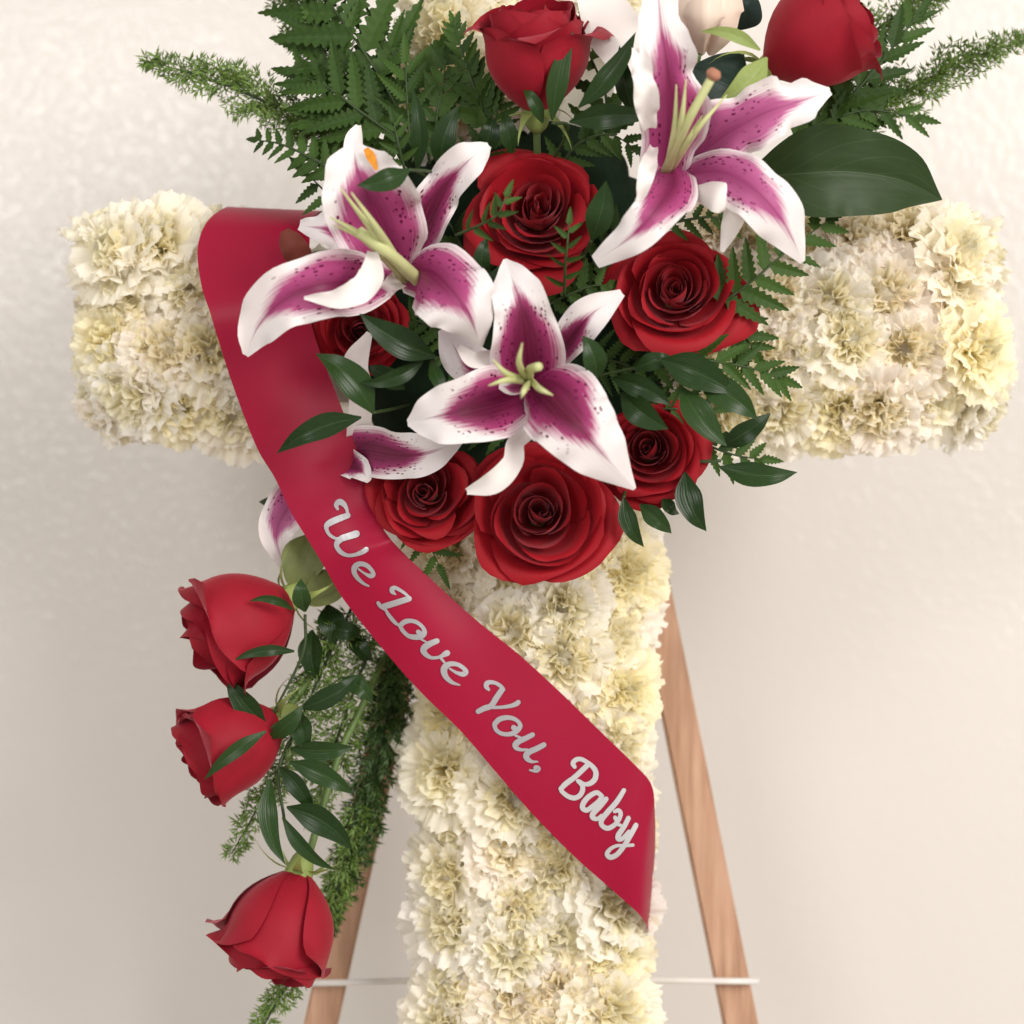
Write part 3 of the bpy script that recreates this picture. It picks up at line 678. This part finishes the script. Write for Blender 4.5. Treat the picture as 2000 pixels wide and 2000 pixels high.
sprig('cluster of arching leaves above the lowest hanging rose', 'ruscus',
      [((528, 1520, .03), (558, 1690, .04), 19, 16), ((565, 1488, .03), (692, 1552, .03), 21, -6), ((560, 1576, .035), (688, 1660, .035), 27, -12), ((552, 1596, .04), (655, 1700, .04), 15, 12), ((545, 1498, .03), (612, 1592, .03), 19, -6)],
      [(555, 1600, .03), (545, 1500, .025), (590, 1400, .01)], grp=G)
sprig('dark leaves between the ribbon and the hanging spray of roses', 'ruscus',
      [((640, 1225, .0), (708, 1232, .0), 20), ((610, 1230, .0), (620, 1330, .005), 24), ((640, 1180, -.005), (655, 1260, .0), 26), ((690, 1230, -.01), (730, 1290, -.01), 18), ((600, 1140, .005), (560, 1090, .0), 18), ((540, 1080, -.01), (512, 1010, -.012), 18), ((575, 1000, -.02), (505, 980, -.022), 16)],
      [(640, 1180, -.01), (640, 1230, -.01), (610, 1330, -.005)], grp=G)
sprig('two olive green broad leaves beside the ribbon above the hanging roses', 'olive', [((612, 1040, .006), (580, 1165, .012), 42, 6), ((668, 1110, .006), (585, 1176, .014), 36, -8)], [(612, 1045, 0), (640, 1060, -.01), (680, 1080, -.03)], 'leaves', 'olive_leaves')
sprig('pale green pointed leaf in front of the stem of the corner rose', 'sepal', [((1498, 112, .085), (1404, 196, .088), 26, -10)], None, 'leaf', 'pale_leaf')
sprig('slim green leaf curving left of the corner rose', 'sepal', [((1485, 98, .085), (1366, 62, .088), 13, 12)], None, 'leaf', 'pale_leaf')
sprig('round dark teal leaf behind the pistil of the pale lily', 'teal', [((1470, 190, .035), (1345, 130, .045), 64, 0, 0), ((1440, 60, .03), (1470, -20, .03), 34)], None, 'leaf', 'teal_leaf', cup=.1)
so = P(1490, 350, .03)
salal = tag(empty('salal_leaf', so), 'very large dark green oval leaf with pale midrib above the right arm', 'leaf')
blade_obj('blade', M['salal'], salal, so, [(1478, 345, .035), (1570, 338, .048), (1660, 336, .046), (1760, 352, .034), (1840, 390, .018)], [24, 84, 86, 62, 1], nu=16, nv=30, cup=.16, rib=.09, ruffle=5, roll=(0, 10))
tube_obj('stem', [P(1485, 345, .034), P(1440, 352, .02), P(1380, 370, .0)], [.0015, .0015, .0015], M['twig'], salal, so)

# ------------------------------------------------------------------ fern fronds
def pinna_mesh(nt, hwr, seed, depth=.42, mat='fern'):
    g = random.Random(seed); V = []; UV = []; per = 5; nv = nt * per; nu = 6
    for j in range(nv + 1):
        v = j / nv; p = (v * nt) % 1.0 if j < nv else 1.0
        prof = hwr * (clamp(.35 + v * 6) ** .8) * (1 - v ** 1.8) ** .85
        f = (1 - depth) + depth * math.sin(math.pi * p ** 1.7) if nt > 1 else 1
        h = prof * f + .002
        for i in range(nu + 1):
            u = -1 + 2 * i / nu
            x = v + .30 * prof * u * u; z = .22 * h * u * u - .10 * v * v - .02 * math.exp(-(u / .2) ** 2)
            V.append(Vector((x, u * h, z))); UV.append(((u + 1) / 2, v))
    return mkmesh('leaflet', V, grid_faces(nu, nv), M[mat], UV)
PL = [pinna_mesh(10, .16, s) for s in range(2)] + [pinna_mesh(9, .17, 5)]
PS = [pinna_mesh(4, .23, 11, .22), pinna_mesh(5, .21, 12, .25)]
PT = [pinna_mesh(6, .20, 21, .34), pinna_mesh(7, .19, 22, .34)]
def frond(label, rachis, n, Lf, ang=(62, 38), kind=PL, sides=(1, -1), t0=.12, tip=True, tilt=12, wst=3.0):
    pts = [P(*p) for p in rachis]; o = pts[0]; root = empty('fern_frond', o); tag(root, label, 'fern', 'fern fronds in the bouquet')
    tube_obj('rachis', pts, [W(wst), W(wst * .8), W(wst * .3)], M['twig'], root, o, 6, 16)
    for k in range(n):
        for sg in sides:
            t = t0 + (1 - t0) * (k + (.0 if sg > 0 else .35)) / n
            if t > .99: continue
            p = Vector(cr(pts, t)); T = (Vector(cr(pts, min(1, t + .03))) - Vector(cr(pts, max(0, t - .03)))).normalized()
            N = Vector((0, -1, 0)); N = (N - T * N.dot(T)).normalized()
            a = R(ang[0] + (ang[1] - ang[0]) * t + J(7)) * sg
            X = Quaternion(N, a) @ T; X = (X + N * math.sin(R(J(tilt)))).normalized()
            Z = (N - X * N.dot(X)).normalized(); Z = Quaternion(X, R(J(tilt * 1.6))) @ Z; Y = Z.cross(X)
            L = W(Lf(t) * rng.uniform(.9, 1.1), -p.y)
            ob = link('leaflet', kind[rng.randrange(len(kind))], root)
            m_ = Matrix((X, Y, Z)).transposed().to_4x4(); m_.translation = p - o
            ob.matrix_local = m_ @ Matrix.Diagonal((L, L, L, 1))
    if tip:
        T = (pts[-1] - Vector(cr(pts, .93))).normalized(); N = Vector((0, -1, 0)); N = (N - T * N.dot(T)).normalized(); Y = N.cross(T)
        ob = link('leaflet', kind[0], root); m_ = Matrix((T, Y, N)).transposed().to_4x4(); m_.translation = Vector(cr(pts, .95)) - o
        L = W(Lf(1.0)); ob.matrix_local = m_ @ Matrix.Diagonal((L, L, L, 1))
    return root
frond('large fern frond at the top left with long toothed leaflets, tip out of the frame', [(810, 275, .02), (742, 150, .022), (668, 40, .018), (600, -60, .01)], 6, lambda t: 225 - 80 * t, (66, 46), PL, t0=.14, tilt=10)
frond('fern frond at the left top laid flat under the large one, leaflets to the left', [(770, 265, .03), (700, 215, .034), (640, 170, .03), (585, 150, .02)], 5, lambda t: 150 - 60 * t, (50, 30), PL, t0=.1)
frond('fern frond at the upper left rising straight in front of the wall', [(800, 270, .034), (795, 190, .036), (792, 120, .034)], 3, lambda t: 90 - 20 * t, (48, 32), PL, t0=.2)
frond('small fern tip left of the top rose reaching over the cross head', [(960, 262, .03), (922, 160, .034), (884, 40, .03)], 9, lambda t: 92 - 56 * t, (46, 34), PS, t0=.12)
frond('dark fern sprig with rounded leaflets in front of the cross head', [(868, 345, .03), (852, 250, .034), (862, 180, .034), (872, 110, .03)], 7, lambda t: 72 - 20 * t, (48, 36), PS, t0=.15)
frond('fern frond right of the top rose at its base', [(1160, 300, .03), (1185, 200, .034), (1150, 100, .03), (1140, 40, .026)], 6, lambda t: 95 - 40 * t, (58, 42), PT, t0=.1)
frond('upright fern frond at the right beside the corner rose', [(1585, 290, .01), (1650, 205, .014), (1730, 110, .012), (1800, 20, .006)], 7, lambda t: 150 - 90 * t, (40, 26), PT, t0=.05)
frond('low fern frond right of the pale lily pointing right over the large leaf', [(1540, 270, .012), (1620, 235, .016), (1700, 215, .014), (1800, 232, .008)], 6, lambda t: 95 - 35 * t, (45, 30), PT, t0=.05)
frond('crisp dark fern frond lying over the right arm and pointing up right', [(1395, 600, .05), (1465, 552, .052), (1540, 488, .048), (1625, 425, .036)], 7, lambda t: 104 - 34 * t, (62, 44), PT, t0=.06)
frond('fern frond below the right rose pointing right', [(1300, 690, .05), (1390, 705, .052), (1470, 720, .046), (1530, 742, .036)], 6, lambda t: 92 - 30 * t, (44, 32), PT, t0=.05)
frond('fern frond running down right of the right rose', [(1400, 600, .04), (1450, 650, .04), (1475, 690, .034)], 4, lambda t: 80 - 20 * t, (60, 40), PT, t0=.1)
frond('fern tip under the right arm pointing right', [(1320, 830, .03), (1380, 868, .034), (1440, 890, .030), (1492, 897, .024)], 5, lambda t: 84 - 30 * t, (52, 36), PT, t0=.1)
frond('fern tip at the left edge over the ribbon top, beside the left lily', [(668, 345, .03), (610, 310, .032), (550, 282, .026), (496, 273, .016)], 7, lambda t: 66 - 34 * t, (60, 46), PS, t0=.15)
frond('short dark fern pieces at the left of the left lily', [(680, 430, .02), (640, 380, .022), (600, 340, .018)], 3, lambda t: 62, (84, 70), PT, t0=.2, sides=(1,))
frond('lit fern tip lying over the left side of the upper middle rose', [(890, 460, .085), (940, 438, .10), (972, 418, .106), (990, 380, .105)], 4, lambda t: 52 - 14 * t, (55, 40), PT, t0=.15)
frond('fern tip standing in front of the lower petals of the upper middle rose', [(1102, 580, .075), (1104, 520, .095), (1108, 480, .105), (1112, 432, .105)], 4, lambda t: 50 - 16 * t, (62, 46), PT, t0=.12)
frond('dark fern frond below the upper middle rose spreading sideways', [(1060, 600, .05), (1100, 580, .056), (1150, 560, .056), (1190, 556, .05)], 4, lambda t: 72 - 20 * t, (58, 42), PT, t0=.1)
frond('dark fern frond under the pale lily in front of the right rose top', [(1290, 440, .05), (1350, 428, .06), (1400, 425, .06), (1430, 448, .054)], 6, lambda t: 54 - 16 * t, (58, 44), PT, t0=.05)
frond('fern frond left of the top rose, upright over the dark core', [(930, 330, .03), (960, 260, .034), (975, 200, .03)], 5, lambda t: 74 - 24 * t, (56, 40), PT, t0=.05)
frond('fern frond in the dark gap above the upper middle rose', [(1090, 330, .03), (1130, 280, .036), (1190, 262, .036), (1240, 290, .03)], 6, lambda t: 66 - 14 * t, (60, 44), PT, t0=.05)
frond('pale fern tip just above the left lily', [(790, 330, .07), (778, 280, .078), (768, 235, .078)], 4, lambda t: 48 - 14 * t, (58, 42), PT, t0=.1)
frond('broad fern frond behind the left lily leaning up left over the long foxtail', [(800, 290, .016), (720, 230, .02), (640, 120, .016), (610, 40, .012)], 6, lambda t: 180 - 70 * t, (58, 40), PL, t0=.08)
frond('fern frond rising beside the cross head behind the narrow dark leaves', [(840, 320, .02), (815, 210, .022), (770, 110, .018), (742, 60, .016)], 6, lambda t: 120 - 50 * t, (52, 36), PL, t0=.1)
# ferns in the dark core
core = [('between the left lily and the ribbon', (700, 600), (640, 470)), ('in the dark gap left of the upper middle rose', (940, 560), (860, 400)), ('right of the upper middle rose in shade', (1130, 560), (1220, 440)),
        ('in shade under the centre lily', (1000, 820), (870, 760)), ('in shade between the two right roses', (1150, 700), (1290, 760)), ('in shade between left lily and tucked rose', (900, 660), (800, 620)),
        ('at the lower left under the ribbon edge', (800, 960), (860, 1110)), ('in shade left of the right rose', (1130, 600), (1210, 520)), ('behind the lower right rose', (1250, 800), (1400, 800)),
        ('behind the corner rose stem', (1400, 280), (1440, 140)), ('behind the left lily top petal', (780, 400), (640, 300)), ('below the bright right rose', (1200, 690), (1330, 690))]
for k, (w_, a, b) in enumerate(core):
    mx, my = (a[0] + b[0]) / 2 + J(20), (a[1] + b[1]) / 2 + J(20)
    frond('shaded dark fern frond ' + w_, [(a[0], a[1], .022), (mx, my, .034), (b[0], b[1], .026)], 5, lambda t: 84 - 24 * t, (64, 42), PT if k % 2 else PL, t0=.04)

# ------------------------------------------------------------------ foxtail plumes
def plume(label, spine, wpx, nb, dark=False, dens=4):
    pts = [P(*p) for p in spine]; o = pts[0]; root = empty('foxtail_plume', o); tag(root, label, 'foxtail fern', 'feathery foxtail plumes')
    tube_obj('stem', pts, [W(3.5), W(3), W(1.2)], M['twig'], root, o, 6, 20)
    V = []; F = []
    for k in range(nb):
        t = .01 + .99 * (k + rng.random()) / nb
        p = Vector(cr(pts, t)); T = (Vector(cr(pts, min(1, t + .02))) - Vector(cr(pts, max(0, t - .02)))).normalized()
        A = T.orthogonal().normalized(); A = Quaternion(T, rng.uniform(0, 6.283)) @ A
        Dv = (A + T * rng.uniform(.5, 1.1)).normalized()
        L = W(cr([(x,) for x in wpx], t)[0]) * rng.uniform(.75, 1.05)
        nw = max(2, int(L / .0035))
        for w_ in range(nw):
            c = p + Dv * L * (w_ + .6) / nw
            for q in range(dens):
                B = Quaternion(Dv, rng.uniform(0, 6.283)) @ Dv.orthogonal().normalized()
                nd = (B * .8 + Dv * rng.uniform(.4, 1.0)).normalized(); ln = rng.uniform(.0045, .008); r = .00058
                e1 = nd.orthogonal().normalized() * r; e2 = nd.cross(e1).normalized() * r
                i = len(V); base = c - o; mid = base + nd * ln * .5
                V += [base, mid + e1, mid - e1 * .5 + e2 * .87, mid - e1 * .5 - e2 * .87, base + nd * ln]
                F += [(i, i + 1, i + 2), (i, i + 2, i + 3), (i, i + 3, i + 1), (i + 1, i + 4, i + 2), (i + 2, i + 4, i + 3), (i + 3, i + 4, i + 1)]
    nm = M['needle_dark'] if dark else M['needle']
    tag(link('needles', mkmesh('needles', V, F, nm, smooth=False), root), kind='stuff')
plume('long feathery foxtail plume pointing left at the upper left', [(720, 270, -.005), (560, 215, 0), (420, 158, 0), (286, 118, -.01)], [72, 70, 50, 14], 190)
plume('feathery foxtail plume behind the large fern at the top left, tip above the frame', [(770, 230, -.012), (660, 120, -.012), (590, 20, -.016), (540, -60, -.02)], [70, 80, 66, 40], 170)
plume('foxtail plume below the long one, in front of the wall at the left', [(720, 265, -.01), (640, 260, -.01), (580, 250, -.012)], [50, 50, 30], 60)
plume('long foxtail plume pointing right at the upper right', [(1560, 270, -.01), (1720, 205, -.008), (1860, 130, -.01), (2000, 78, -.02)], [60, 70, 54, 18], 180)
plume('foxtail plume at the top right corner above the other, tip out of frame', [(1640, 150, -.012), (1700, 70, -.012), (1780, 10, -.015), (1850, -30, -.02)], [40, 60, 54, 24], 110)
plume('foxtail plume filling the space behind the corner rose and ferns', [(1560, 290, -.015), (1650, 220, -.015), (1700, 150, -.015)], [60, 66, 40], 90)
plume('foxtail plume trailing to the lower left behind the hanging roses', [(690, 1180, -.012), (620, 1330, -.008), (540, 1510, -.006), (452, 1668, -.012)], [66, 62, 50, 16], 170)
plume('dense dark foxtail plume hanging straight down over the left easel leg', [(790, 1240, -.045), (752, 1420, -.04), (705, 1620, -.04), (630, 1835, -.05)], [62, 62, 52, 16], 300, True, 6)
plume('loose foxtail plume between the hanging stem and the dense dark plume', [(740, 1220, -.03), (680, 1380, -.02), (640, 1500, -.02), (610, 1600, -.02)], [60, 64, 52, 20], 130)
plume('foxtail plume beside the lowest hanging rose', [(700, 1560, -.03), (670, 1700, -.03), (640, 1800, -.03)], [40, 44, 26], 80, False, 5)
plume('thin tail of a foxtail plume below the lowest hanging rose', [(590, 1880, -.012), (545, 1950, -.012), (500, 2030, -.015)], [44, 36, 30], 70)

# ------------------------------------------------------------------ ribbon
SEC = [((470, 436), (650, 440), -.085), ((452, 416), (640, 424), -.070), ((443, 404), (625, 412), -.030), ((405, 432), (608, 436), -.004), ((386, 484), (604, 490), .012), ((393, 556), (600, 558), .022),
       ((411, 613), (606, 622), .026), ((431, 679), (626, 690), .026), ((462, 773), (658, 772), .026), ((502, 875), (690, 858), .026),
       ((537, 934), (705, 908), .027), ((568, 1000), (724, 972), .029), ((600, 1052), (740, 1014), .032), ((634, 1108), (756, 1044), .033),
       ((672, 1172), (788, 1080), .030), ((744, 1263), (862, 1150), .024), ((822, 1352), (937, 1217), .020), ((900, 1428), (1012, 1277), .017),
       ((972, 1512), (1092, 1350), .016), ((1042, 1592), (1172, 1428), .015), ((1123, 1674), (1236, 1490), .014), ((1200, 1742), (1272, 1532), .012), ((1252, 1790), (1279, 1585), .002), ((1266, 1822), (1280, 1650), -.030), ((1262, 1840), (1278, 1690), -.07)]
NV, NU = 150, 14
ro = P(690, 1000, .03)
rv = []; ruv = []
for j in range(NV + 1):
    t = j / NV
    lx, ly, rx, ry, d = cr([(a[0], a[1], b[0], b[1], d) for a, b, d in SEC], t)
    for i in range(NU + 1):
        u = i / NU
        bulge = .0035 * math.sin(math.pi * u) * (1 if t < .9 else max(0, (1 - t) * 10))
        wr = .0045 * math.sin(22 * t + u * 2.5) * mnoise.noise((t * 6, u * .8, 1.3)) * 2
        cre = .0022 * math.exp(-((t - .545 - .03 * (u - .5)) / .012) ** 2) * u
        rv.append(P(lx + (rx - lx) * u, ly + (ry - ly) * u, d + bulge + wr + cre)); ruv.append((u, t))
rf = grid_faces(NU, NV)
ribbon = link('ribbon', mkmesh('ribbon', [v - ro for v in rv], rf, M['ribbon'], ruv)); ribbon.location = ro
tag(ribbon, 'wide crimson satin sash ribbon with silver script lettering running diagonally down the cross', 'ribbon')
bvh = BVHTree.FromPolygons([tuple(v) for v in rv], rf)
camp = Vector((0, -D, ZC))
def on_ribbon(px, py, lift):
    q = P(px, py, 0); dr = (q - camp).normalized()
    hit = bvh.ray_cast(camp, dr)
    return (hit[0] if hit[0] is not None else P(px, py, .03)) - dr * lift
def letter(strokes, org, sc, mat):
    V = []; F = []
    for si, st in enumerate(strokes):
        n = max(10, 7 * (len(st) - 1)); lift = .0007 + .00007 * si
        ring = []
        for j in range(n + 1):
            t = j / n; x, y, h = cr(st, t); x2, y2, _ = cr(st, min(1, t + .02)); x1, y1, _ = cr(st, max(0, t - .02))
            tx, ty = x2 - x1, y2 - y1; L = math.hypot(tx, ty) + 1e-9; ring.append((x, y, -ty / L, tx / L, max(4, h * (.86 if mat == 'letter_lit' else .96))))
        i0 = len(V)
        def add(x, y): V.append(on_ribbon(org[0] + x * sc, org[1] + y * sc, lift) - ro)
        for x, y, nx, ny, h in ring: add(x - nx * h, y - ny * h); add(x + nx * h, y + ny * h)
        for j in range(n): a = i0 + 2 * j; F.append((a, a + 1, a + 3, a + 2))
        for end in (0, n):                                    # round caps
            x, y, nx, ny, h = ring[end]; sg = -1 if end == 0 else 1
            c0 = len(V); add(x, y)
            for k in range(7):
                an = math.pi * k / 6 - math.pi / 2
                add(x + (ny * sg * math.cos(an) + nx * math.sin(an)) * h, y + (-nx * sg * math.cos(an) + ny * math.sin(an)) * h)
            for k in range(6): F.append((c0, c0 + 1 + k, c0 + 2 + k) if sg > 0 else (c0, c0 + 2 + k, c0 + 1 + k))
    link('letter', mkmesh('letter', V, F, M[mat], smooth=False), ribbon)
a1 = ((600, 950), .10352)
letter([[(575, 430, 24), (548, 350, 46), (610, 292, 60), (690, 335, 52), (745, 430, 32), (772, 555, 28)], [(765, 548, 56), (600, 608, 62), (440, 680, 62), (368, 740, 52), (372, 830, 36), (430, 920, 32), (530, 980, 28), (600, 985, 30)],
        [(925, 895, 70), (800, 935, 66), (650, 985, 62), (562, 1070, 54), (565, 1150, 46), (640, 1245, 45), (760, 1300, 36), (900, 1290, 36), (1040, 1238, 48), (1115, 1190, 50)]], *a1, 'letter')
letter([[(970, 1560, 18), (1080, 1640, 24), (1190, 1690, 44), (1245, 1665, 45), (1220, 1590, 40), (1120, 1490, 45), (990, 1462, 50), (900, 1520, 58), (888, 1620, 50), (950, 1730, 42), (1060, 1830, 30), (1160, 1880, 18)]], *a1, 'letter')
a2 = ((720, 1130), .1139)
letter([[(460, 272, 14), (410, 228, 40), (402, 180, 44), (450, 158, 36), (540, 200, 30), (640, 270, 26), (715, 350, 24)], [(690, 345, 52), (480, 412, 54), (260, 480, 54)], [(165, 420, 34), (210, 480, 34), (290, 540, 26), (340, 620, 32), (420, 720, 35), (490, 785, 26), (535, 790, 18)]], *a2, 'letter')
letter([[(540, 805, 42), (620, 742, 45), (730, 725, 38), (840, 760, 35), (930, 840, 35), (958, 930, 44), (900, 990, 50), (790, 1005, 48), (680, 980, 38), (590, 900, 35), (542, 815, 36)], [(850, 915, 42), (885, 945, 50)], [(880, 1030, 18), (990, 1090, 16)]], *a2, 'letter')
letter([[(1170, 1070, 48), (1050, 1120, 55), (962, 1180, 60), (940, 1240, 55), (990, 1310, 42), (1080, 1358, 30), (1190, 1352, 28), (1250, 1330, 34), (1300, 1300, 48), (1345, 1278, 54)], [(1235, 1360, 24), (1300, 1440, 22)]], *a2, 'letter')
letter([[(1390, 1545, 18), (1500, 1610, 28), (1610, 1640, 44), (1668, 1610, 45), (1640, 1550, 40), (1540, 1480, 38), (1410, 1462, 45), (1315, 1510, 58), (1290, 1590, 58), (1330, 1690, 48), (1430, 1780, 34), (1560, 1825, 14)]], *a2, 'letter')
a3 = ((920, 1310), .1035)
letter([[(335, 360, 26), (290, 300, 48), (302, 238, 50), (380, 216, 40), (480, 240, 36), (570, 300, 36), (620, 360, 26)], [(590, 350, 54), (480, 510, 58), (380, 660, 56), (250, 710, 55), (135, 768, 50)], [(380, 695, 30), (560, 690, 32), (730, 668, 38), (850, 628, 48), (892, 595, 46)]], *a3, 'letter')
letter([[(450, 1000, 50), (530, 920, 52), (660, 885, 48), (790, 900, 42), (890, 960, 38), (928, 1040, 45), (880, 1120, 50), (790, 1180, 48), (680, 1200, 42), (560, 1180, 40), (470, 1110, 40), (442, 1020, 45)], [(805, 1075, 54), (850, 1110, 50)], [(830, 1220, 22), (930, 1262, 24)]], *a3, 'letter')
letter([[(1160, 1208, 48), (1040, 1270, 52), (900, 1335, 58), (838, 1400, 60), (860, 1460, 45), (950, 1492, 32), (1060, 1490, 25)], [(1375, 1398, 50), (1240, 1470, 55), (1100, 1532, 58), (1040, 1600, 60), (1070, 1670, 50), (1150, 1715, 32), (1260, 1715, 14)]], *a3, 'letter')
letter([[(1225, 1832, 52), (1262, 1850, 55), (1225, 1893, 34), (1110, 1876, 18)]], *a3, 'letter')
a4 = ((1070, 1460), .11905)
letter([[(440, 318, 38), (412, 260, 46), (460, 202, 46), (540, 190, 42), (640, 240, 42), (740, 320, 46), (788, 410, 50), (770, 520, 52), (690, 590, 48), (600, 600, 38), (510, 548, 34)], [(650, 290, 50), (450, 478, 50), (300, 590, 52), (218, 672, 46)], [(490, 545, 36), (560, 620, 42), (570, 700, 48), (520, 790, 48), (430, 828, 48), (330, 800, 45), (240, 730, 42), (212, 675, 44)]], *a4, 'letter_lit')
letter([[(880, 790, 42), (800, 740, 46), (680, 800, 50), (590, 900, 52), (570, 990, 50), (640, 1028, 48), (740, 960, 46), (830, 880, 42), (890, 800, 40)], [(955, 845, 48), (860, 960, 52), (745, 1080, 55), (740, 1150, 50), (810, 1170, 40), (880, 1120, 36)]], *a4, 'letter_lit')
letter([[(1248, 702, 42), (1130, 890, 50), (980, 1060, 52), (882, 1190, 50), (890, 1280, 45), (980, 1325, 48), (1080, 1280, 45), (1160, 1190, 42), (1195, 1090, 42), (1160, 1032, 42), (1095, 1050, 34)], [(1105, 1150, 40), (1125, 1180, 46)], [(1110, 1250, 34), (1200, 1278, 30)]], *a4, 'letter_lit')
letter([[(1322, 1160, 46), (1250, 1300, 48), (1162, 1430, 52), (1160, 1500, 50), (1230, 1490, 42), (1330, 1380, 38)], [(1445, 1275, 48), (1360, 1430, 50), (1260, 1600, 48), (1140, 1750, 48), (1030, 1800, 50), (972, 1750, 45), (1020, 1670, 38), (1130, 1612, 32), (1260, 1610, 30), (1395, 1600, 32)]], *a4, 'letter_lit')
